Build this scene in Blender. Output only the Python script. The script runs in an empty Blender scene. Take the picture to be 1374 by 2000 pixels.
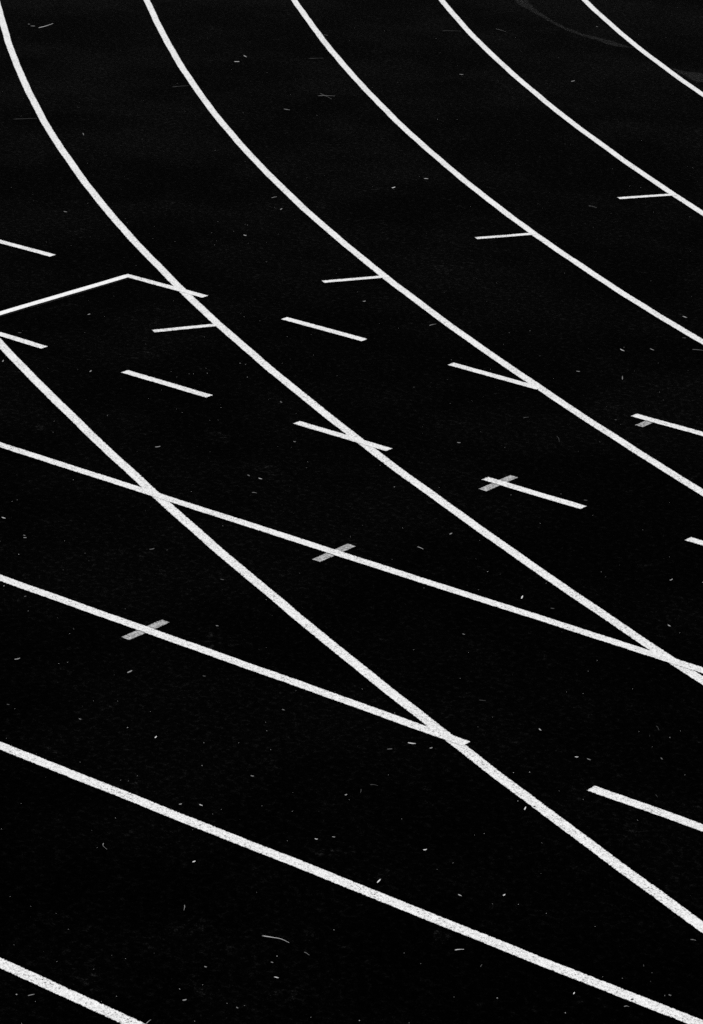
import bpy, math, random
import numpy as np
R = math.radians
scene = bpy.context.scene
rng = random.Random(7)

# ------------------------------------------------------------------ camera
CAM_H, PITCH, ROLL, YAW = 5.2339, 21.2202, 1.0926, 39.0419
cam_data = bpy.data.cameras.new('camera')
cam = bpy.data.objects.new('camera', cam_data)
scene.collection.objects.link(cam)
from mathutils import Matrix
cam.matrix_world = (Matrix.Translation((0, 0, CAM_H)) @ Matrix.Rotation(R(YAW), 4, 'Z')
                    @ Matrix.Rotation(R(90 - PITCH), 4, 'X') @ Matrix.Rotation(R(ROLL), 4, 'Z'))
cam_data.sensor_fit = 'VERTICAL'
cam_data.sensor_height = 36.0
cam_data.sensor_width = 24.7
cam_data.lens = 36.0 * 5985.62 / 2000.0
cam_data.clip_start = 0.1
cam_data.clip_end = 1500.0
scene.camera = cam

# ------------------------------------------------------------------ sky and sun (the photograph is black and white)
SUN_EL, SUN_AZ = 46.0, YAW - 105          # azimuth of the sun, degrees counter-clockwise from +Y
world = bpy.data.worlds.new('World')
scene.world = world
world.use_nodes = True
wn, wl = world.node_tree.nodes, world.node_tree.links
wn.clear()
sky = wn.new('ShaderNodeTexSky')
sky.sky_type = 'NISHITA'
sky.sun_disc = False
sky.sun_elevation = R(SUN_EL)
sky.sun_rotation = R(-SUN_AZ)
bw = wn.new('ShaderNodeRGBToBW')
bg = wn.new('ShaderNodeBackground')
bg.inputs['Strength'].default_value = 0.08
wo = wn.new('ShaderNodeOutputWorld')
wl.new(sky.outputs[0], bw.inputs[0])
wl.new(bw.outputs[0], bg.inputs['Color'])
wl.new(bg.outputs[0], wo.inputs[0])

sun_data = bpy.data.lights.new('sun', 'SUN')
sun_data.energy = 4.1
sun_data.angle = R(0.55)
sun_data.color = (1, 1, 1)
sun = bpy.data.objects.new('sun', sun_data)
sun.rotation_euler = (R(90 - SUN_EL), 0, R(SUN_AZ + 180))
scene.collection.objects.link(sun)

scene.view_settings.view_transform = 'Standard'
scene.view_settings.look = 'None'
scene.view_settings.exposure = 0.0
scene.view_settings.gamma = 1.0
scene.cycles.use_denoising = False             # keep the grain of rubber and paint

# ------------------------------------------------------------------ helpers
def tag(o, label=None, cat=None, group=None, kind=None):
    if label: o['label'] = label
    if cat: o['category'] = cat
    if group: o['group'] = group
    if kind: o['kind'] = kind
    return o

def link(name, verts, faces, mat, parent=None, smooth=False):
    me = bpy.data.meshes.new(name)
    me.from_pydata([tuple(v) for v in verts], [], faces)
    me.materials.append(mat)
    if smooth:
        for pl in me.polygons: pl.use_smooth = True
    me.update()
    o = bpy.data.objects.new(name, me)
    scene.collection.objects.link(o)
    if parent: o.parent = parent
    return o

class NT:
    """small wrapper for building node trees"""
    def __init__(self, name):
        self.mat = bpy.data.materials.new(name)
        self.mat.use_nodes = True
        self.n, self.l = self.mat.node_tree.nodes, self.mat.node_tree.links
        self.n.clear()
        self.out = self.n.new('ShaderNodeOutputMaterial')
        self.bsdf = self.n.new('ShaderNodeBsdfPrincipled')
        self.pos = self.n.new('ShaderNodeNewGeometry').outputs['Position']
    def set(self, sock, v):
        if isinstance(v, bpy.types.NodeSocket): self.l.new(v, sock)
        else: sock.default_value = v
    def noise(self, scale, detail=2.0, rough=0.5, vec=None, stretch=None):
        nd = self.n.new('ShaderNodeTexNoise')
        nd.inputs['Scale'].default_value = scale
        nd.inputs['Detail'].default_value = detail
        nd.inputs['Roughness'].default_value = rough
        v = vec if vec is not None else self.pos
        if stretch:
            m = self.n.new('ShaderNodeMapping'); m.inputs['Scale'].default_value = stretch[0]
            m.inputs['Rotation'].default_value = (0, 0, stretch[1])
            self.l.new(v, m.inputs['Vector']); v = m.outputs[0]
        self.l.new(v, nd.inputs['Vector'])
        return nd.outputs['Fac']
    def voronoi(self, scale):
        nd = self.n.new('ShaderNodeTexVoronoi')
        nd.inputs['Scale'].default_value = scale
        self.l.new(self.pos, nd.inputs['Vector'])
        return nd
    def math(self, op, a, b=0.0, c=None, clamp=False):
        nd = self.n.new('ShaderNodeMath'); nd.operation = op; nd.use_clamp = clamp
        self.set(nd.inputs[0], a); self.set(nd.inputs[1], b)
        if c is not None: self.set(nd.inputs[2], c)
        return nd.outputs[0]
    def remap(self, v, a, b, c=0.0, d=1.0, smooth=True):
        nd = self.n.new('ShaderNodeMapRange'); nd.interpolation_type = 'SMOOTHSTEP' if smooth else 'LINEAR'
        self.set(nd.inputs[0], v)
        for i, x in enumerate((a, b, c, d)): self.set(nd.inputs[i + 1], x)
        return nd.outputs[0]
    def grey(self, v):
        nd = self.n.new('ShaderNodeCombineColor')
        for i in range(3): self.set(nd.inputs[i], v)
        return nd.outputs[0]
    def bump(self, h, strength, dist):
        nd = self.n.new('ShaderNodeBump'); nd.inputs['Strength'].default_value = strength
        nd.inputs['Distance'].default_value = dist
        self.l.new(h, nd.inputs['Height']); self.l.new(nd.outputs[0], self.bsdf.inputs['Normal'])
    def attr(self, name):
        nd = self.n.new('ShaderNodeAttribute'); nd.attribute_name = name
        s = self.n.new('ShaderNodeSeparateXYZ'); self.l.new(nd.outputs['Vector'], s.inputs[0])
        return s.outputs
    def finish(self, alpha=None):
        if alpha is None:
            self.l.new(self.bsdf.outputs[0], self.out.inputs[0])
        else:
            t = self.n.new('ShaderNodeBsdfTransparent'); m = self.n.new('ShaderNodeMixShader')
            self.set(m.inputs[0], alpha); self.l.new(t.outputs[0], m.inputs[1])
            self.l.new(self.bsdf.outputs[0], m.inputs[2]); self.l.new(m.outputs[0], self.out.inputs[0])
        return self.mat

# ------------------------------------------------------------------ materials
def track_material():
    t = NT('black_track_rubber')
    grain = t.noise(210, 3, 0.7)                         # rubber granules
    clump = t.noise(34, 5, 0.85)                         # granules bunched together
    speck = t.math('POWER', t.remap(t.math('ADD', t.math('MULTIPLY', grain, 0.35), t.math('MULTIPLY', clump, 0.65)), 0.47, 0.66), 1.9)
    patch = t.remap(t.noise(4.2, 6, 0.70), 0.57, 0.76)   # dusty scuffs
    haze = t.remap(t.noise(0.75, 5, 0.66), 0.40, 0.66)   # broad wear along the lanes
    c = t.math('ADD', 0.0014, t.math('ADD', t.math('MULTIPLY', patch, 0.034), t.math('MULTIPLY', haze, 0.0042)))
    c = t.math('ADD', t.math('MULTIPLY', speck, c), t.math('ADD', 0.00008, t.math('MULTIPLY', haze, 0.00010)))
    c = t.math('ADD', c, t.math('MULTIPLY', patch, 0.0005))
    t.set(t.bsdf.inputs['Base Color'], t.grey(c))
    t.bsdf.inputs['Roughness'].default_value = 0.44
    gloss = t.math('MULTIPLY', t.math('ADD', 0.10, t.math('MULTIPLY', speck, 1.9)), t.math('ADD', 0.62, t.math('MULTIPLY', haze, 0.75)))
    t.set(t.bsdf.inputs['Specular IOR Level'], t.math('MULTIPLY', gloss, 0.0115))
    t.bump(t.math('ADD', grain, t.math('MULTIPLY', clump, 1.6)), 0.75, 0.003)
    return t.finish()

def paint_material(name, value, pits, rough_edge=0.008, worn=0.0, edge_scale=125, wear_scale=140):
    """sprayed line paint: coverage breaks up along the edge and over the pits between the rubber granules"""
    t = NT(name)
    a = t.attr('paint_edge')                             # distances in metres to the end and to both sides
    d = t.math('MINIMUM', a[0], t.math('MINIMUM', a[1], a[2]))
    n1 = t.noise(edge_scale, 4, 0.72)
    n2 = t.noise(55, 2, 0.5)
    e = t.math('ADD', d, t.math('MULTIPLY', t.math('SUBTRACT', n1, 0.5), rough_edge * 2.2))
    e = t.math('ADD', e, t.math('MULTIPLY', t.math('SUBTRACT', n2, 0.5), rough_edge * 0.7))
    edge = t.remap(e, 0.0, 0.0022)
    vor = t.voronoi(290)
    gran = t.noise(150, 3, 0.75)
    pit = t.math('MAXIMUM', t.remap(gran, 0.33, 0.47, 1.0, 0.0), t.remap(t.noise(80, 4, 0.8), 0.30, 0.43, 1.0, 0.0))
    pit = t.math('MULTIPLY', pit, t.remap(t.noise(5, 4, 0.65), 0.32, 0.68, 0.35, 1.35))
    pit = t.math('MULTIPLY', pit, pits, clamp=True)
    alpha = t.math('MULTIPLY', edge, t.math('SUBTRACT', 1.0, pit))
    if worn:
        w = t.remap(t.noise(wear_scale, 4, 0.75), 0.38, 0.62)
        alpha = t.math('MULTIPLY', alpha, t.math('ADD', 1.0 - worn, t.math('MULTIPLY', w, worn)))
    tone = t.math('ADD', value * 0.96, t.math('MULTIPLY', t.noise(1.7, 4, 0.6), value * 0.12))
    tone = t.math('MULTIPLY', tone, t.remap(t.noise(95, 3, 0.7), 0.28, 0.60, 0.70, 1.03))
    t.set(t.bsdf.inputs['Base Color'], t.grey(tone))
    t.bsdf.inputs['Roughness'].default_value = 0.8
    t.bsdf.inputs['Specular IOR Level'].default_value = 0.15
    t.bump(t.math('ADD', gran, vor.outputs['Distance']), 0.6, 0.002)
    return t.finish(alpha)

def plain_material(name, value, var, scale):
    t = NT(name)
    v = t.math('ADD', value - var * 0.5, t.math('MULTIPLY', t.noise(scale, 3, 0.6), var))
    t.set(t.bsdf.inputs['Base Color'], t.grey(v))
    t.bsdf.inputs['Roughness'].default_value = 0.8
    t.bsdf.inputs['Specular IOR Level'].default_value = 0.2
    return t.finish()

M_TRACK = track_material()
M_LINE = paint_material('white_line_paint', 0.82, 1.0, 0.0105)
M_FRESH = paint_material('fresh_white_line_paint', 0.86, 0.08, 0.004)
M_GREY = paint_material('grey_mark_paint', 0.54, 0.95, 0.012, worn=0.6, wear_scale=70)
M_FRINGE = paint_material('dim_grey_fringe', 0.016, 0.9, 0.016, worn=0.9)
M_STAIN = paint_material('dried_water_stain', 0.0095, 0.9, 0.07, worn=0.9, edge_scale=16, wear_scale=40)
M_STRAW = {'w': plain_material('pale_straw', 0.50, 0.22, 160), 'm': plain_material('dull_straw', 0.21, 0.16, 160),
           'd': plain_material('weathered_straw', 0.07, 0.05, 160)}
M_GRIT = plain_material('pale_grit', 0.38, 0.45, 35)
M_DUST = plain_material('dull_grit', 0.16, 0.2, 35)
M_SPOT = plain_material('dark_spot_tone', 0.012, 0.01, 60)
M_EARTH = plain_material('dark_ground', 0.03, 0.02, 3)

# ------------------------------------------------------------------ ground
def sheet(name, x0, x1, y0, y1, z, n, mat):
    v = [(x0 + (x1 - x0) * i / n, y0 + (y1 - y0) * j / n, z) for j in range(n + 1) for i in range(n + 1)]
    f = [(j * (n + 1) + i, j * (n + 1) + i + 1, (j + 1) * (n + 1) + i + 1, (j + 1) * (n + 1) + i) for j in range(n) for i in range(n)]
    return link(name, v, f, mat)

tag(sheet('ground', -600, 600, -600, 600, -0.05, 8, M_EARTH), kind='structure')
track = tag(sheet('running_track', -48, 40, -12, 72, 0.0, 12, M_TRACK), kind='structure')

# ------------------------------------------------------------------ painted lines
CX, CY = 7.8592, 45.0443                                  # centre of the bend
LINE_W = 0.054

def strip(name, path, width, z, mat, parent=None):
    """a painted strip along a path; remembers how far each corner is from its ends and sides"""
    P = np.array(path, float)
    T = np.gradient(P, axis=0); T /= np.linalg.norm(T, axis=1)[:, None]
    N = np.c_[-T[:, 1], T[:, 0]]
    s = np.r_[0, np.cumsum(np.linalg.norm(np.diff(P, axis=0), axis=1))]
    drift = sum(rng.uniform(0.4, 1.0) * 0.0011 * np.sin(s * 2 * math.pi / wl + rng.uniform(0, 6.3)) for wl in (0.43, 0.81, 1.37, 2.3))
    P = P + N * drift[:, None]                             # a hand-guided line never runs quite true
    swell = 1 + sum(rng.uniform(0.3, 1.0) * 0.014 * np.sin(s * 2 * math.pi / wl + rng.uniform(0, 6.3)) for wl in (0.29, 0.67, 1.9))
    end = np.minimum(np.minimum(s, s[-1] - s), 0.06)
    verts, att = [], []
    for p, nn, e, sw in zip(P, N, end, swell):
        for side in (0.5, -0.5):
            q = p + nn * width * sw * side
            verts.append((q[0], q[1], z))
            att.append((e, width * (0.5 - side), width * (0.5 + side)))
    faces = [(2 * i, 2 * i + 1, 2 * i + 3, 2 * i + 2) for i in range(len(P) - 1)]
    o = link(name, verts, faces, mat, parent)
    at = o.data.attributes.new('paint_edge', 'FLOAT_VECTOR', 'POINT')
    at.data.foreach_set('vector', np.array(att, 'f').ravel())
    return o

def samples(a, b, step, ends=0.06, tiny=0.01):
    """parameters from a to b with short steps near both ends"""
    L = b - a
    head = np.arange(0, min(ends, L / 2) + 1e-9, tiny)
    mid = np.linspace(ends, L - ends, max(2, int((L - 2 * ends) / step))) if L > 2.5 * ends else np.array([L / 2])
    return a + np.unique(np.round(np.r_[head, mid, L - head], 5))

# radius of every curved lane line as surveyed, a centimetre or two off the true circle
CURVES = [
    ([4.3376, -0.9338, 39.0634], -2.091, -1.907, 'lowest white curved lane line, running from the left edge to the lower right'),
    ([59.4342, 5.2958, -2.1247, -0.085, 37.8102], -2.324, -1.951, 'white curved lane line running from the top left corner to the right edge'),
    ([79.8215, 14.2244, -1.6199, -0.1779, 36.589], -2.323, -2.001, 'white curved lane line fourth from the top right corner, met by a dash'),
    ([-20.7428, -5.2176, -0.0572, 35.3892], -2.321, -2.058, 'white curved lane line third from the top right corner, middle one of five'),
    ([1.2124, 0.4323, 34.1849], -2.319, -2.126, 'white curved lane line second from the top right corner, with the topmost tick'),
    ([-0.0754, 32.9338], -2.318, -2.215, 'white curved lane line cutting across the top right corner over a grey stain'),
]
def radius(k, a):
    c, lo, hi, _ = CURVES[k]
    t = np.clip(a, lo - 0.004, hi + 0.006)
    return np.polyval(c, t + 2.1)
def curve_point(k, a):
    r = radius(k, a)
    return np.c_[CX + r * np.cos(a), CY + r * np.sin(a)]
for k, (_, lo, hi, lab) in enumerate(CURVES):
    a = np.linspace(-2.62, -math.pi / 2, 700)
    o = strip('lane_line', curve_point(k, a), LINE_W - 0.0015, 0.003, M_LINE)
    tag(o, lab, 'lane line', 'curved lane lines of the bend')

STRAIGHTS = [[-0.0027, -0.0184, 12.5043], [-0.0018, 11.2459], [0.0071, 10.0208], [0.0079, 8.8], [0.0108, 7.5818], [0.0109, 6.3689]]
def sy(k, x):
    return np.polyval(STRAIGHTS[k], np.clip(x, -14.0, -3.0) + 8)
def straight(name, k, x0, x1, lab, cat, group, step=0.12):
    x = samples(x0, x1, step)
    return tag(strip(name, np.c_[x, sy(k, x)], LINE_W, 0.0045, M_LINE), lab, cat, group)
G_ = 'unbroken straight lines of the sprint lanes'
straight('straight_line', 2, -26, -5.33, 'long straight white line crossing the two lowest curved lines', 'lane line', G_)
straight('straight_line', 3, -26, -6.538, 'straight white line ending in a point just past the lowest curved line', 'lane line', G_)
straight('straight_line', 4, -26, 9, 'straight white line running edge to edge low in the picture, touching no other', 'lane line', G_)
straight('straight_line', 5, -26, 9, 'straight white line cutting the bottom left corner', 'lane line', G_)
UP, LO = 'dashes of the upper dashed row', 'dashes of the lower dashed row'
for x0, x1, lab in [(-13.09, -12.495, 'white dash at the left edge above the bright angled line'),
                    (-11.911, -11.276, 'white dash crossing a curved line, joined to the bright angled line'),
                    (-10.68, -10.093, 'lone white dash between two curved lines, right of the left-hand tick'),
                    (-9.491, -8.890, 'white dash running into the curved line right of the centre'),
                    (-8.281, -7.690, 'white dash at the right edge with half a grey mark beneath it')]:
    straight('dash_line', 0, x0, x1, lab, 'dash line', UP, 0.05)
for x0, x1, lab in [(-11.90, -11.295, 'white dash at the left edge touching the lowest curved line'),
                    (-10.699, -10.090, 'lone white dash near the left, under the left-hand tick'),
                    (-9.495, -8.887, 'white dash crossing the curved line at the centre of the picture'),
                    (-8.291, -7.701, 'white dash crossed at its left end by a grey mark'),
                    (-7.109, -6.51, 'white dash stub at the right edge, its left end alone showing')]:
    straight('dash_line', 1, x0, x1, lab, 'dash line', LO, 0.05)
straight('dash_line', 3, -5.942, -5.34, 'white dash at the lower right, continuing the line that ends on the curve', 'dash line', None, 0.05)

# bright fresh line at a right angle to the dashes
yy = samples(11.262, 12.531, 0.08)
xx = -11.915 + (yy - 11.262) * 0.0245
bl = strip('cross_line', np.c_[xx, yy], 0.052, 0.006, M_FRESH)
tag(bl, 'bright fresh white line meeting a dash at an angle near the left edge', 'cross line')
strip('grey_fringe', np.c_[xx + 0.014, yy - 0.008], 0.05, 0.0015, M_FRINGE, bl)  # dim grey strip under the fresh line, showing along one side

# radial ticks on the outer side of four curved lines
for k, a, w, lab in [(1, -119.69, 0.047, 'white tick mark on the curved line near the left, lowest of four'),
                     (2, -120.605, 0.046, 'white tick mark at the upper centre, second lowest of four'),
                     (3, -121.56, 0.045, 'white tick mark right of centre, second highest of four'),
                     (4, -122.585, 0.046, 'white tick mark near the right edge, topmost of four')]:
    a = R(a); r0 = float(radius(k, np.array(a)))
    rr = samples(r0 - 0.012, r0 + 0.388, 0.04)
    tag(strip('tick_mark', np.c_[CX + rr * math.cos(a), CY + rr * math.sin(a)], w, 0.0045, M_LINE),
        lab, 'tick mark', 'tick marks on the curved lines')

# grey marks under the white lines
for x, ya, yb, lab in [(-8.259, 8.674, 8.929, 'grey mark crossing a straight line at the lower left'),
                       (-8.222, 9.889, 10.146, 'grey mark crossing the long straight line at the centre'),
                       (-8.205, 11.115, 11.371, 'grey mark crossing the left end of a dash right of centre'),
                       (-8.167, 12.388, 12.512, 'stub of a grey mark under the dash at the right edge')]:
    y = samples(ya, yb, 0.03)
    tag(strip('grey_mark', np.c_[np.full(len(y), x), y], 0.049, 0.0015, M_GREY), lab, 'mark', 'grey cross marks in a row')

# ------------------------------------------------------------------ surveyed positions of the litter (metres)
STALKS=[
 ('long pale grass stalk curving upwards beside the line in the top left corner',[(-17.019, 16.954), (-17.018, 17.034), (-17.049, 17.148)],'w'),
 ('thin straw stuck to the right edge of the curved line near the top left',[(-16.983, 18.229), (-16.941, 18.207), (-16.895, 18.176)],'d'),
 ('faint level straw just left of the top left lane line, lowest straw beside it',[(-15.055, 14.731), (-14.999, 14.795), (-14.954, 14.863)],'d'),
 ('faint straw touching the left side of the second curved line from the left at top',[(-14.906, 16.206), (-14.875, 16.269), (-14.847, 16.319)],'d'),
 ('short straw end poking out from the right edge of the middle curved line',[(-15.237, 18.323), (-15.193, 18.328)],'m'),
 ('level straw crossed by another straw in the upper middle lane',[(-13.959, 16.733), (-13.915, 16.779), (-13.864, 16.817)],'m'),
 ('slanting straw lying across a level straw in the upper middle lane',[(-13.995, 16.802), (-13.909, 16.764), (-13.823, 16.727)],'m'),
 ('faint level straw above the pair of crossed straws',[(-14.782, 17.604), (-14.712, 17.695)],'d'),
 ('bright slanting straw below the start of the grey stain at the top',[(-14.389, 19.452), (-14.326, 19.433), (-14.269, 19.424)],'m'),
 ('faint level straw left of the curved line with the topmost grey stain',[(-14.654, 19.09), (-14.602, 19.14), (-14.538, 19.189)],'d'),
 ('short slanting straw just left of the curved line above the left-hand tick',[(-12.391, 14.405), (-12.386, 14.452)],'m'),
 ('slanting straw left of the topmost tick mark',[(-10.789, 15.646), (-10.761, 15.651), (-10.726, 15.642)],'m'),
 ('kinked thin straw just below the curved line right of the second dash',[(-9.994, 12.983), (-9.991, 13.005), (-9.985, 13.033)],'m'),
 ('long level straw at the right edge under the curved line',[(-8.661, 13.624), (-8.635, 13.639), (-8.596, 13.656)],'m'),
 ('short level straw below the lower dashed row, above the long straight line',[(-9.004, 10.342), (-8.983, 10.354)],'m'),
 ('short straw end left of the upper grey-crossed dash',[(-8.678, 12.085), (-8.665, 12.116)],'d'),
 ('small curled stem in the lane below the upper right dash',[(-8.389, 11.978), (-8.362, 11.959), (-8.329, 11.917)],'d'),
 ('bright slanting straw above the long straight line right of its grey cross mark',[(-7.981, 10.325), (-7.944, 10.321)],'w'),
 ('faint level stalk right of where the straight line ends on the curved line',[(-6.753, 9.175), (-6.74, 9.18), (-6.73, 9.189)],'d'),
 ('thin curved stem above the lone dash at the right edge',[(-6.07, 9.451), (-6.055, 9.442), (-6.039, 9.426)],'d'),
 ('small hooked stem below the lowest full straight line near the left',[(-7.026, 7.252), (-7.019, 7.241), (-7.008, 7.233), (-6.985, 7.227)],'m'),
 ('upright bent straw in the lane below the straight line end, left one',[(-6.597, 8.224), (-6.587, 8.212), (-6.58, 8.2)],'d'),
 ('faint arched straw in the lane below the straight line end',[(-6.596, 8.278), (-6.585, 8.287), (-6.569, 8.292)],'d'),
 ('tiny slanting straw under the lone dash at the right edge',[(-5.723, 8.936), (-5.706, 8.924)],'d'),
 ('pale slanting straw below the bottom left corner line',[(-6.454, 6.291), (-6.448, 6.301), (-6.445, 6.313)],'m'),
 ('straw standing off the end of the bottom left line at the picture bottom',[(-6.034, 6.419), (-6.04, 6.448)],'m'),
 ('longest bent grass stalk near the bottom, lying alone in the dark lane',[(-6.133, 7.114), (-6.103, 7.126), (-6.074, 7.139), (-6.053, 7.14), (-6.033, 7.14)],'w'),
 ('short upright stem near the bottom, left of the longest grass stalk',[(-6.485, 7.1), (-6.473, 7.088), (-6.461, 7.071)],'m'),
 ('knobbly twig right of the longest grass stalk near the bottom',[(-5.949, 7.123), (-5.938, 7.122), (-5.923, 7.119)],'m'),
 ('pointed pale straw below the lowest full straight line, middle of the picture',[(-5.568, 7.477), (-5.56, 7.487), (-5.548, 7.502)],'w'),
 ('short rising straw near the bottom centre right of the pointed straw',[(-5.432, 7.444), (-5.437, 7.46)],'d'),
 ('straight pale straw under the lowest curved line at the right edge',[(-4.995, 8.077), (-4.978, 8.086)],'m'),
 ('arched pale straw just below the dark pitted spot on the lowest line',[(-4.909, 7.548), (-4.904, 7.556), (-4.896, 7.559)],'m'),
]
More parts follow.
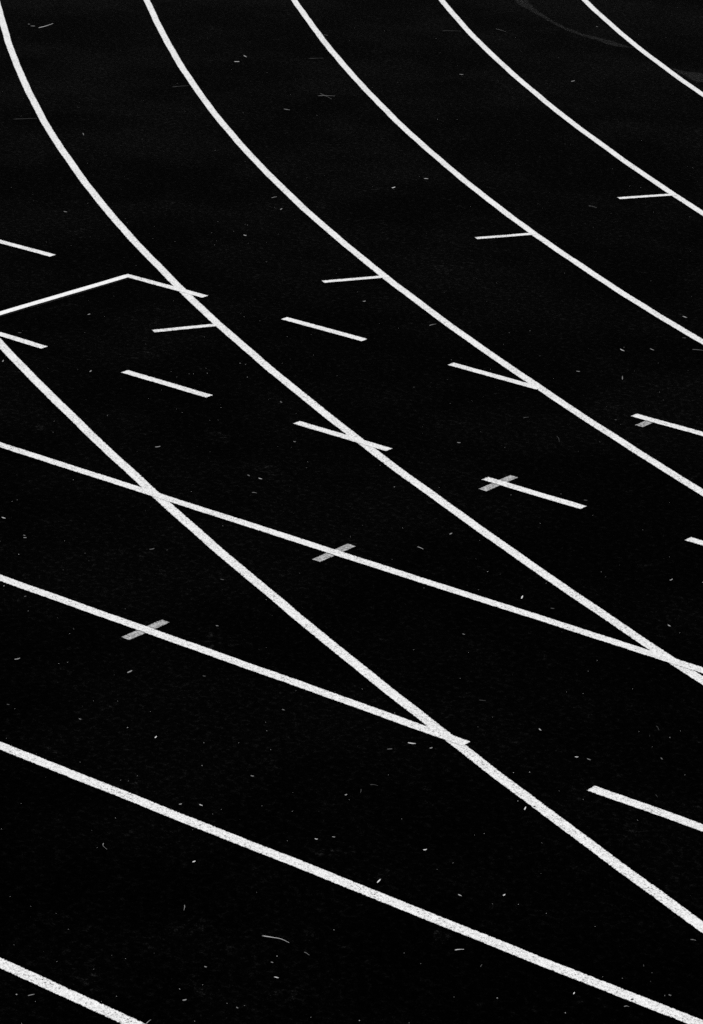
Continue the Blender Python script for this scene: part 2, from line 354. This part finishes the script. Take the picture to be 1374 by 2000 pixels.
FLAKES=[
 ('leftmost plant scrap between the fourth and fifth curved lines from the top right','plant scraps between the fourth and fifth curved lines from the top right',[(-17.176, 16.992), (-17.161, 17.0)],'m'),
 ('second plant scrap from left between the fourth and fifth curved lines from the top right','plant scraps between the fourth and fifth curved lines from the top right',[(-17.11, 16.957), (-17.086, 16.98)],'m'),
 ('second plant scrap from left between the third and fourth curved lines from the top right','plant scraps between the third and fourth curved lines from the top right',[(-15.21, 17.342), (-15.158, 17.319)],'w'),
 ('bright level chip of straw between the second and third top lines',"",[(-15.123, 17.137), (-15.096, 17.164)],'w'),
 ('third plant scrap from left between the third and fourth curved lines from the top right','plant scraps between the third and fourth curved lines from the top right',[(-13.877, 16.26), (-13.829, 16.269)],'m'),
 ('leftmost plant scrap between the second and third curved lines from the top right','plant scraps between the second and third curved lines from the top right',[(-13.628, 17.986), (-13.604, 18.003)],'m'),
 ('leftmost plant scrap between the first and second curved lines from the top right','plant scraps between the first and second curved lines from the top right',[(-12.885, 18.382), (-12.883, 18.424)],'m'),
 ('rightmost plant scrap between the first and second curved lines from the top right','plant scraps between the first and second curved lines from the top right',[(-13.857, 20.08), (-13.843, 20.087)],'m'),
 ('third plant scrap from left between the fourth and fifth curved lines from the top right','plant scraps between the fourth and fifth curved lines from the top right',[(-14.433, 14.785), (-14.383, 14.744)],'m'),
 ('second plant scrap from left between the two lowest curved lines','plant scraps between the two lowest curved lines',[(-13.135, 13.274), (-13.109, 13.278)],'m'),
 ('fifth plant scrap from left between the fourth and fifth curved lines from the top right','plant scraps between the fourth and fifth curved lines from the top right',[(-12.17, 14.234), (-12.177, 14.26)],'m'),
 ('fourth plant scrap from left between the fourth and fifth curved lines from the top right','plant scraps between the fourth and fifth curved lines from the top right',[(-11.959, 13.643), (-11.936, 13.645)],'w'),
 ('fifth plant scrap from left between the third and fourth curved lines from the top right','plant scraps between the third and fourth curved lines from the top right',[(-11.972, 15.453), (-11.95, 15.466)],'w'),
 ('fourth plant scrap from left between the third and fourth curved lines from the top right','plant scraps between the third and fourth curved lines from the top right',[(-11.979, 15.123), (-11.978, 15.155)],'w'),
 ('third plant scrap from left between the two lowest curved lines','plant scraps between the two lowest curved lines',[(-11.538, 11.838), (-11.536, 11.856)],'m'),
 ('fourth plant scrap from left between the two lowest curved lines','plant scraps between the two lowest curved lines',[(-10.831, 11.122), (-10.839, 11.143)],'m'),
 ('only plant scrap left of the lowest curved line, above the long straight line','plant scraps left of the lowest curved line, above the long straight line',[(-11.292, 10.927), (-11.306, 10.95)],'m'),
 ('leftmost plant scrap between the two lowest curved lines','plant scraps between the two lowest curved lines',[(-11.59, 11.341), (-11.576, 11.352)],'d'),
 ('sixth plant scrap from left between the fourth and fifth curved lines from the top right','plant scraps between the fourth and fifth curved lines from the top right',[(-10.554, 13.081), (-10.549, 13.099)],'m'),
 ('bright chip just above the curved line at the right edge',"",[(-9.039, 14.098), (-9.005, 14.09)],'w'),
 ('eighth plant scrap from left between the third and fourth curved lines from the top right','plant scraps between the third and fourth curved lines from the top right',[(-8.958, 13.36), (-8.921, 13.346)],'w'),
 ('tenth plant scrap from left between the third and fourth curved lines from the top right','plant scraps between the third and fourth curved lines from the top right',[(-8.842, 13.479), (-8.809, 13.47)],'m'),
 ('sixth plant scrap from left between the third and fourth curved lines from the top right','plant scraps between the third and fourth curved lines from the top right',[(-8.914, 12.885), (-8.898, 12.896)],'m'),
 ('pale chip lying end-on above the upper right dash',"",[(-8.686, 12.989), (-8.649, 12.936)],'m'),
 ('rightmost plant scrap between the third and fourth curved lines from the top right','plant scraps between the third and fourth curved lines from the top right',[(-8.818, 13.764), (-8.801, 13.774)],'d'),
 ('fifth plant scrap from left between the two lowest curved lines','plant scraps between the two lowest curved lines',[(-9.777, 10.497), (-9.766, 10.522)],'m'),
 ('bright three-cornered leaf scrap in the lane under the lower dashed row',"",[(-9.107, 10.51), (-9.088, 10.513)],'w'),
 ('sixth plant scrap from left between the two lowest curved lines','plant scraps between the two lowest curved lines',[(-9.178, 10.51), (-9.16, 10.505)],'m'),
 ('eighth plant scrap from left between the two lowest curved lines','plant scraps between the two lowest curved lines',[(-9.768, 11.438), (-9.75, 11.433)],'m'),
 ('ninth plant scrap from left between the two lowest curved lines','plant scraps between the two lowest curved lines',[(-9.321, 11.021), (-9.31, 11.026)],'m'),
 ('seventh plant scrap from left between the fourth and fifth curved lines from the top right','plant scraps between the fourth and fifth curved lines from the top right',[(-8.703, 11.562), (-8.69, 11.572)],'m'),
 ('seventh plant scrap from left between the third and fourth curved lines from the top right','plant scraps between the third and fourth curved lines from the top right',[(-8.313, 12.381), (-8.303, 12.387)],'d'),
 ('eighth plant scrap from left between the fourth and fifth curved lines from the top right','plant scraps between the fourth and fifth curved lines from the top right',[(-7.76, 11.33), (-7.746, 11.338)],'d'),
 ('bright chip at the left edge under the long straight line',"",[(-9.657, 9.316), (-9.634, 9.317)],'w'),
 ('second plant scrap from left outside the lowest curved line, between the upper two straight lines','plant scraps outside the lowest curved line, between the upper two straight lines',[(-9.423, 9.224), (-9.41, 9.225)],'m'),
 ('third plant scrap from left outside the lowest curved line, between the upper two straight lines','plant scraps outside the lowest curved line, between the upper two straight lines',[(-9.4, 9.202), (-9.389, 9.211)],'m'),
 ('grey fluff tuft left of the lowest curved line',"",[(-8.87, 9.481), (-8.862, 9.505)],'d'),
 ('third plant scrap from left between the lowest full straight line and the one above','plant scraps between the lowest full straight line and the one above',[(-8.902, 8.711), (-8.899, 8.721)],'d'),
 ('rightmost plant scrap outside the lowest curved line, between the upper two straight lines','plant scraps outside the lowest curved line, between the upper two straight lines',[(-8.394, 9.433), (-8.377, 9.438)],'d'),
 ('fifth plant scrap from left outside the lowest curved line, between the upper two straight lines','plant scraps outside the lowest curved line, between the upper two straight lines',[(-8.062, 9.031), (-8.052, 9.036)],'m'),
 ('tenth plant scrap from left between the two lowest curved lines','plant scraps between the two lowest curved lines',[(-7.967, 10.548), (-7.967, 10.567)],'m'),
 ('bright upright scrap between the long straight line and the curve to its right',"",[(-7.26, 10.151), (-7.274, 10.181)],'w'),
 ('eleventh plant scrap from left between the two lowest curved lines','plant scraps between the two lowest curved lines',[(-7.216, 9.668), (-7.203, 9.669)],'m'),
 ('rightmost plant scrap between the fourth and fifth curved lines from the top right','plant scraps between the fourth and fifth curved lines from the top right',[(-6.888, 10.766), (-6.887, 10.787)],'m'),
 ('bright chip above where the two lines merge at the right edge',"",[(-6.612, 10.34), (-6.593, 10.333)],'w'),
 ('fourteenth plant scrap from left between the two lowest curved lines','plant scraps between the two lowest curved lines',[(-7.099, 10.149), (-7.085, 10.157)],'d'),
 ('pale pointed scrap at the left edge between the two lower straight lines',"",[(-8.451, 8.206), (-8.443, 8.23)],'m'),
 ('curled pale scrap under the lower left grey cross mark',"",[(-8.008, 8.421), (-8.009, 8.45)],'m'),
 ('fourth plant scrap from left between the lowest full straight line and the one above','plant scraps between the lowest full straight line and the one above',[(-7.844, 7.965), (-7.833, 7.968)],'m'),
 ('leftmost plant scrap between the lowest full straight line and the one above','plant scraps between the lowest full straight line and the one above',[(-8.157, 7.871), (-8.147, 7.876)],'d'),
 ('sixth plant scrap from left between the lowest full straight line and the one above','plant scraps between the lowest full straight line and the one above',[(-7.497, 8.037), (-7.502, 8.053)],'w'),
 ('eleventh plant scrap from left between the lowest full straight line and the one above','plant scraps between the lowest full straight line and the one above',[(-7.294, 8.573), (-7.283, 8.575)],'m'),
 ('ninth plant scrap from left between the lowest full straight line and the one above','plant scraps between the lowest full straight line and the one above',[(-7.753, 8.604), (-7.742, 8.61)],'d'),
 ('largest pale leaf scrap, just below the end of the straight line',"",[(-6.719, 8.666), (-6.691, 8.68)],'w'),
 ('sixteenth plant scrap from left between the lowest full straight line and the one above','plant scraps between the lowest full straight line and the one above',[(-6.744, 8.567), (-6.732, 8.583)],'d'),
 ('nineteenth plant scrap from left between the lowest full straight line and the one above','plant scraps between the lowest full straight line and the one above',[(-6.624, 8.685), (-6.62, 8.697)],'m'),
 ('fifteenth plant scrap from left between the two lowest curved lines','plant scraps between the two lowest curved lines',[(-6.148, 9.001), (-6.138, 9.01)],'w'),
 ('sixteenth plant scrap from left between the two lowest curved lines','plant scraps between the two lowest curved lines',[(-6.104, 9.02), (-6.085, 9.02)],'m'),
 ('thirteenth plant scrap from left between the two lowest curved lines','plant scraps between the two lowest curved lines',[(-6.409, 9.118), (-6.39, 9.108)],'w'),
 ('rightmost plant scrap between the two lowest curved lines','plant scraps between the two lowest curved lines',[(-5.891, 9.219), (-5.876, 9.211)],'m'),
 ('bright ragged tuft just above the lowest full straight line',"",[(-6.974, 7.72), (-6.958, 7.721)],'w'),
 ('twelfth plant scrap from left between the lowest full straight line and the one above','plant scraps between the lowest full straight line and the one above',[(-6.465, 7.793), (-6.456, 7.799)],'w'),
 ('thirteenth plant scrap from left between the lowest full straight line and the one above','plant scraps between the lowest full straight line and the one above',[(-6.428, 7.849), (-6.419, 7.855)],'m'),
 ('tenth plant scrap from left between the lowest full straight line and the one above','plant scraps between the lowest full straight line and the one above',[(-6.99, 8.033), (-6.979, 8.039)],'m'),
 ('fourteenth plant scrap from left between the lowest full straight line and the one above','plant scraps between the lowest full straight line and the one above',[(-6.612, 8.145), (-6.61, 8.156)],'m'),
 ('pale three-cornered scrap just under the lowest full straight line',"",[(-6.682, 7.36), (-6.68, 7.373)],'w'),
 ('seventh plant scrap from left between the lowest full straight line and the one above','plant scraps between the lowest full straight line and the one above',[(-7.032, 7.67), (-7.028, 7.681)],'m'),
 ('largest white pebble-like crumb in the dark lane under the curved line',"",[(-6.109, 7.989), (-6.103, 8.002)],'w'),
 ('twentieth plant scrap from left between the lowest full straight line and the one above','plant scraps between the lowest full straight line and the one above',[(-5.804, 7.803), (-5.789, 7.803)],'w'),
 ('twenty-first plant scrap from left between the lowest full straight line and the one above','plant scraps between the lowest full straight line and the one above',[(-5.679, 7.903), (-5.678, 7.915)],'w'),
 ('bright slanting scrap just above the lowest full straight line',"",[(-6.078, 7.681), (-6.085, 7.709)],'w'),
 ('bright hooked scrap touching the underside of the lowest curved line',"",[(-6.025, 8.5), (-6.035, 8.524)],'w'),
 ('sixth plant scrap from left below the lowest full straight line','plant scraps below the lowest full straight line',[(-5.917, 6.927), (-5.901, 6.933)],'w'),
 ('leftmost plant scrap below the lowest full straight line','plant scraps below the lowest full straight line',[(-6.045, 6.608), (-6.039, 6.621)],'m'),
 ('fourth plant scrap from left below the lowest full straight line','plant scraps below the lowest full straight line',[(-5.88, 6.692), (-5.871, 6.692)],'m'),
 ('third plant scrap from left below the lowest full straight line','plant scraps below the lowest full straight line',[(-6.141, 6.823), (-6.133, 6.827)],'m'),
 ('fifth plant scrap from left below the lowest full straight line','plant scraps below the lowest full straight line',[(-5.991, 6.996), (-5.983, 6.999)],'m'),
 ('rightmost plant scrap below the lowest full straight line','plant scraps below the lowest full straight line',[(-5.085, 7.504), (-5.088, 7.516)],'w'),
 ('rightmost plant scrap between the lowest full straight line and the one above','plant scraps between the lowest full straight line and the one above',[(-4.84, 7.712), (-4.83, 7.713)],'m'),
 ('twenty-third plant scrap from left between the lowest full straight line and the one above','plant scraps between the lowest full straight line and the one above',[(-5.019, 7.824), (-5.01, 7.813)],'d'),
]
GRIT=[(-17.078,17.727,1),(-17.7,17.586,1),(-15.435,15.21,1),(-15.706,15.265,1),(-16.014,16.824,1),(-14.974,15.294,1),(-14.965,16.929,1),(-14.714,17.043,1),(-14.556,17.004,1),(-14.126,16.627,1),(-14.967,18.316,1),(-14.197,17.109,1),(-14.024,15.989,1),(-14.346,15.73,1),(-13.597,16.292,1),(-15.221,18.691,1),(-12.899,16.786,1),(-13.075,17.901,1),(-13.81,17.48,1),(-14.086,19.309,1),(-14.988,18.779,1),(-13.772,18.955,1),(-13.827,18.217,1),(-14.192,18.47,1),(-14.521,18.849,1),(-12.794,16.875,1),(-13.808,21.171,1),(-12.377,18.183,1),(-12.393,17.993,1),(-12.749,19.253,1),(-13.445,20.078,1),(-13.192,20.323,1),(-13.235,20.151,1),(-12.697,19.501,1),(-13.418,18.959,1),(-13.176,18.95,1),(-12.477,18.022,1),(-13.033,20.076,1),(-13.595,13.736,1),(-12.319,13.216,1),(-12.494,13.418,1),(-12.668,13.358,1),(-12.175,13.258,1),(-13.849,14.225,1),(-12.736,12.717,1),(-12.578,12.77,1),(-14.029,14.948,1),(-13.162,13.52,1),(-12.281,13.767,1),(-12.007,13.445,1),(-11.95,13.369,1),(-11.956,13.375,1),(-12.004,13.441,1),(-12.06,13.669,1),(-12.09,13.83,1),(-11.962,13.671,1),(-12.114,13.835,1),(-12.137,13.551,1),(-11.826,13.533,1),(-11.758,13.624,1),(-11.819,13.805,1),(-12.549,14.947,1),(-13.5,14.812,1),(-12.502,15.07,1),(-11.956,14.126,1),(-13.116,14.976,1),(-12.233,14.253,1),(-13.465,15.066,1),(-11.952,15.11,1),(-11.339,15.126,1),(-12.032,15.477,1),(-12.101,15.074,1),(-12.627,15.953,1),(-12.005,16.266,1),(-11.059,15.464,1),(-10.485,15.268,1),(-10.801,16.25,1),(-11.21,16.516,1),(-10.832,16.909,1),(-10.55,15.94,1),(-10.405,15.814,1),(-11.497,17.277,1),(-10.608,16.625,1),(-9.747,15.24,1),(-10.45,14.822,1),(-11.832,16.838,1),(-10.876,16.233,1),(-10.175,15.878,1),(-11.451,11.882,1),(-11.326,11.594,1),(-10.514,11.415,1),(-11.366,12.362,1),(-11.675,12.195,1),(-12.005,12.733,1),(-11.039,11.018,1),(-10.338,11.771,2),(-10.305,11.778,2),(-10.356,11.528,2),(-10.404,11.472,2),(-10.421,11.456,1),(-10.156,11.623,2),(-10.435,11.374,1),(-10.418,11.587,1),(-10.752,12.41,1),(-10.382,12.417,1),(-10.455,12.298,1),(-9.817,11.96,1),(-10.14,12.149,1),(-10.787,11.983,1),(-11.485,13.31,1),(-10.869,12.409,1),(-10.172,11.927,1),(-9.589,13.187,1),(-9.486,12.999,1),(-9.533,12.592,1),(-10.212,13.901,1),(-10.232,12.832,1),(-10.095,12.833,1),(-9.28,12.605,1),(-8.966,13.408,1),(-8.67,13.305,1),(-9.524,13.295,1),(-9.217,12.969,1),(-8.936,12.708,1),(-10.035,14.337,1),(-9.595,14.859,1),(-9.688,15.047,1),(-8.688,13.103,1),(-9.568,14.557,1),(-9.761,9.899,1),(-10.305,11.015,1),(-10.424,10.438,1),(-10.31,10.318,1),(-9.807,10.397,1),(-9.773,9.498,1),(-9.767,9.526,1),(-10.285,10.686,1),(-10.033,10.975,1),(-9.936,11.165,1),(-9.082,10.849,1),(-9.033,10.781,1),(-9.335,10.915,1),(-9.231,10.162,1),(-9.817,11.011,1),(-9.847,10.979,1),(-9.836,11.426,1),(-9.399,12.093,1),(-8.718,11.778,1),(-8.485,11.669,1),(-8.547,10.863,2),(-9.099,12.019,1),(-8.064,11.155,1),(-9.041,12.126,1),(-8.788,11.051,1),(-8.383,11.004,1),(-8.18,12.058,1),(-7.44,11.589,1),(-8.391,12.906,1),(-8.251,12.345,1),(-8.311,12.696,1),(-8.464,12.527,1),(-7.894,11.329,1),(-9.273,9.046,2),(-9.056,8.739,2),(-8.778,8.612,1),(-8.481,8.909,1),(-8.472,8.555,1),(-8.811,9.535,1),(-9.451,9.103,1),(-9.234,9.302,1),(-9.06,9.256,1),(-8.495,8.603,1),(-8.823,9.931,1),(-8.293,10.22,1),(-8.181,9.727,1),(-8.092,9.396,1),(-7.562,10.305,2),(-7.466,10.11,1),(-7.659,9.964,1),(-7.819,10.584,1),(-7.694,10.392,1),(-8.183,10.469,1),(-7.738,10.947,1),(-7.332,11.202,1),(-7.051,11.006,1),(-7.285,10.372,1),(-6.767,10.85,2),(-6.527,10.306,1),(-7.179,10.647,1),(-7.615,11.198,1),(-6.913,9.976,1),(-8.27,8.336,1),(-7.645,8.037,2),(-8.107,7.867,1),(-7.569,7.689,1),(-8.287,8.301,1),(-7.935,7.65,1),(-7.68,8.208,1),(-7.924,8.131,1),(-7.848,8.195,1),(-7.326,8.136,1),(-7.193,7.978,2),(-7.087,8.263,1),(-7.222,8.226,1),(-7.268,8.441,1),(-7.212,8.384,1),(-7.376,8.755,1),(-6.934,8.851,2),(-6.945,9.299,1),(-6.603,8.971,1),(-7.271,9.4,1),(-7.081,9.533,1),(-7.181,8.946,1),(-6.615,9.085,1),(-6.624,9.827,1),(-6.474,9.514,1),(-6.348,9.689,1),(-5.975,9.285,1),(-5.971,9.401,2),(-6.535,9.483,1),(-6.589,9.713,1),(-6.094,9.365,1),(-5.973,9.481,1),(-7.486,7.285,1),(-7.319,7.747,1),(-7.341,7.677,1),(-7.022,7.215,1),(-6.995,6.742,1),(-7.137,7.433,1),(-7.392,7.089,1),(-6.856,7.553,1),(-6.535,7.719,1),(-6.677,7.913,1),(-6.793,7.872,1),(-6.886,7.697,1),(-6.887,7.746,1),(-6.578,8.13,1),(-6.248,8.731,2),(-6.329,8.138,1),(-6.09,8.546,2),(-5.968,7.985,1),(-6.043,8.214,1),(-6.6,8.394,1),(-5.981,7.907,1),(-6.023,8.246,1),(-6.204,8.777,2),(-5.737,9.158,1),(-5.818,8.327,1),(-5.656,8.716,1),(-5.911,8.723,1),(-6.49,6.273,3),(-6.411,6.283,1),(-6.414,6.565,1),(-6.383,6.689,1),(-6.232,6.485,1),(-6.246,6.428,1),(-6.785,6.761,1),(-6.673,6.707,1),(-6.544,6.52,1),(-6.737,6.505,1),(-6.346,6.154,1),(-6.889,6.739,1),(-6.004,7.043,2),(-6.105,6.659,2),(-5.869,6.721,1),(-5.655,6.81,1),(-5.927,6.538,1),(-5.975,7.314,1),(-5.923,6.694,1),(-6.066,6.731,1),(-5.264,7.315,2),(-5.52,6.898,2),(-5.672,7.832,1),(-5.689,7.348,1),(-5.387,6.995,1),(-5.601,7.89,1),(-5.602,7.33,1),(-5.035,7.388,2),(-5.302,7.938,1),(-4.849,7.702,1),(-5.079,7.667,1),(-5.487,7.902,1),(-5.023,7.703,1),(-4.968,7.8,1)]
STAIN_A=[(-15.175, 20.739), (-14.871, 20.454), (-14.696, 20.306), (-14.514, 20.182), (-14.338, 20.065), (-14.14, 19.933), (-13.992, 19.85), (-13.855, 19.799), (-13.734, 19.752), (-13.634, 19.733), (-13.524, 19.717), (-13.411, 19.661), (-13.328, 19.646), (-13.256, 19.647), (-13.194, 19.681)]
STAIN_B=[(-12.572, 19.263), (-12.471, 19.224), (-12.395, 19.215), (-12.322, 19.209), (-12.249, 19.192), (-12.138, 19.155)]
DARK_SPOTS=[(-4.912, 7.603), (-6.01, 8.546)]
# ------------------------------------------------------------------ dried stain on the track
def stain(path, widths, label):
    P = np.array(path, float)
    t = np.linspace(0, len(P) - 1, 90)
    Q = np.c_[np.interp(t, range(len(P)), P[:, 0]), np.interp(t, range(len(P)), P[:, 1])]
    for _ in range(6): Q[1:-1] = (Q[:-2] + Q[1:-1] * 2 + Q[2:]) / 4
    Wd = np.interp(t, np.linspace(0, len(P) - 1, len(widths)), widths)
    T = np.gradient(Q, axis=0); T /= np.linalg.norm(T, axis=1)[:, None]
    N = np.c_[-T[:, 1], T[:, 0]]
    verts, att = [], []
    for q, nn, w in zip(Q, N, Wd):
        for j in range(5):
            f = j / 4.0
            verts.append((q[0] + nn[0] * w * (f - 0.5), q[1] + nn[1] * w * (f - 0.5), 0.001))
            att.append((0.05, w * f, w * (1 - f)))
    faces = [(5 * i + j, 5 * i + j + 1, 5 * i + j + 6, 5 * i + j + 5) for i in range(len(Q) - 1) for j in range(4)]
    o = link('stain', verts, faces, M_STAIN, track)
    at = o.data.attributes.new('paint_edge', 'FLOAT_VECTOR', 'POINT')
    at.data.foreach_set('vector', np.array(att, 'f').ravel())
    o['label'] = label
stain(STAIN_A, [0.10, 0.12, 0.06, 0.05, 0.05, 0.06, 0.07, 0.10, 0.11, 0.07, 0.02], 'faint dried stain curving down to the line at the top right')
stain(STAIN_B, [0.03, 0.09, 0.16, 0.24, 0.3], 'faint dried stain widening at the right edge beside the corner line')

# ------------------------------------------------------------------ straws, scraps and grit lying on the track
def stalk(label, pts, tone):
    P = np.array(pts, float)
    t = np.linspace(0, len(P) - 1, max(5, 3 * len(P)))
    Q = np.c_[np.interp(t, range(len(P)), P[:, 0]), np.interp(t, range(len(P)), P[:, 1])]
    for _ in range(2): Q[1:-1] = (Q[:-2] + Q[1:-1] * 2 + Q[2:]) / 4
    T = np.gradient(Q, axis=0); T /= np.maximum(np.linalg.norm(T, axis=1), 1e-6)[:, None]
    N = np.c_[-T[:, 1], T[:, 0]]
    n, verts, faces = len(Q), [], []
    r0 = {'w': 0.0017, 'm': 0.0015, 'd': 0.0013}[tone]
    for i, (q, nn) in enumerate(zip(Q, N)):
        f = i / (n - 1)
        r = r0 * (1.15 - 0.75 * f) * (0.85 + 0.3 * rng.random())
        zc = 0.0028 + 0.0012 * math.sin(math.pi * f)
        for j in range(5):
            b = 2 * math.pi * j / 5
            verts.append((q[0] + nn[0] * r * math.cos(b), q[1] + nn[1] * r * math.cos(b), zc + r * math.sin(b)))
    for i in range(n - 1):
        for j in range(5):
            faces.append((5 * i + j, 5 * i + (j + 1) % 5, 5 * (i + 1) + (j + 1) % 5, 5 * (i + 1) + j))
    faces += [tuple(range(4, -1, -1)), tuple(range(5 * n - 5, 5 * n))]
    tag(link('grass_stalk', verts, faces, M_STRAW[tone], None, True), label, 'grass stalk', 'straws lying on the track')
for s in STALKS: stalk(*s)

def scrap(label, group, ends, tone):
    a, b = np.array(ends[0]), np.array(ends[1])
    L = float(np.linalg.norm(b - a)); d = (b - a) / L; nn = np.array([-d[1], d[0]]); c = (a + b) / 2
    wd = min(max(0.0030, L * rng.uniform(0.12, 0.24)), 0.0055)
    verts, faces = [], []
    m = 6
    lift = rng.uniform(0.0, 0.0014)
    for layer in (0, 1):
        for i in range(m + 1):
            f = i / m; x = (f - 0.5) * L
            h = wd * 0.5 * (math.sin(math.pi * min(max(f, 0.06), 0.94)) ** 0.7) * rng.uniform(0.75, 1.2)
            z = 0.0015 + lift * (2 * f - 1) ** 2 + layer * 0.0014
            for sgn in (1, -1):
                q = c + d * x + nn * h * sgn
                verts.append((q[0], q[1], z + (0.0012 if sgn > 0 else 0.0)))
    k = 2 * (m + 1)
    for i in range(m):
        u = 2 * i
        faces.append((k + u, k + u + 1, k + u + 3, k + u + 2))
        faces.append((u + 2, u + 3, u + 1, u))
        faces.append((u, k + u, k + u + 2, u + 2))
        faces.append((u + 3, k + u + 3, k + u + 1, u + 1))
    faces += [(0, 1, k + 1, k), (k - 2, 2 * k - 2, 2 * k - 1, k - 1)]
    tag(link('plant_scrap', verts, faces, M_STRAW[tone]), label, 'plant scrap', group or 'larger pale scraps on the track')
for f in FLAKES: scrap(*f)

def crumb(x, y, r, verts, faces):
    b0 = len(verts); tw = rng.uniform(0, math.pi); el = rng.uniform(0.7, 1.35)
    ring = 5
    verts.append((x, y, r * 1.5))
    for j in range(ring):
        an = tw + 2 * math.pi * j / ring; q = r * rng.uniform(0.75, 1.2)
        verts.append((x + q * math.cos(an) * el, y + q * math.sin(an) / el, r * rng.uniform(0.5, 0.95)))
    verts.append((x, y, 0.0))
    for j in range(ring):
        faces.append((b0, b0 + 1 + j, b0 + 1 + (j + 1) % ring)); faces.append((b0 + 6, b0 + 1 + (j + 1) % ring, b0 + 1 + j))
v, f = [], []
for x, y, n in GRIT: crumb(x, y, {1: 0.0013, 2: 0.0023, 3: 0.0031}[n] * rng.uniform(0.85, 1.15), v, f)
tag(link('grit', v, f, M_GRIT), 'pale grit and seed specks scattered over the black track', 'grit', kind='stuff')
v, f = [], []
for _ in range(3600):
    crumb(rng.uniform(-22, 2), rng.uniform(3, 26), 0.0005 + 0.0011 * rng.random() ** 2, v, f)
tag(link('dust_specks', v, f, M_DUST), 'dull fine dust specks sprinkled over the whole track', 'dust', kind='stuff')

for (x, y), r, lab in zip(DARK_SPOTS, (0.0052, 0.0045), ('small dark hole in the lowest full straight line near the right edge',
                                                 'small dark stain on the lowest curved line below its crossing')):
    v, f = [], []
    crumb(0.0, 0.0, r, v, f)
    o = link('dark_spot', v, f, M_SPOT)  # flat dark lump added in place of a hole and a stain in the paint
    o.location = (x, y, 0.0048)
    o.scale.z = 0.35
    tag(o, lab, 'dark spot', 'dark spots on the white lines')
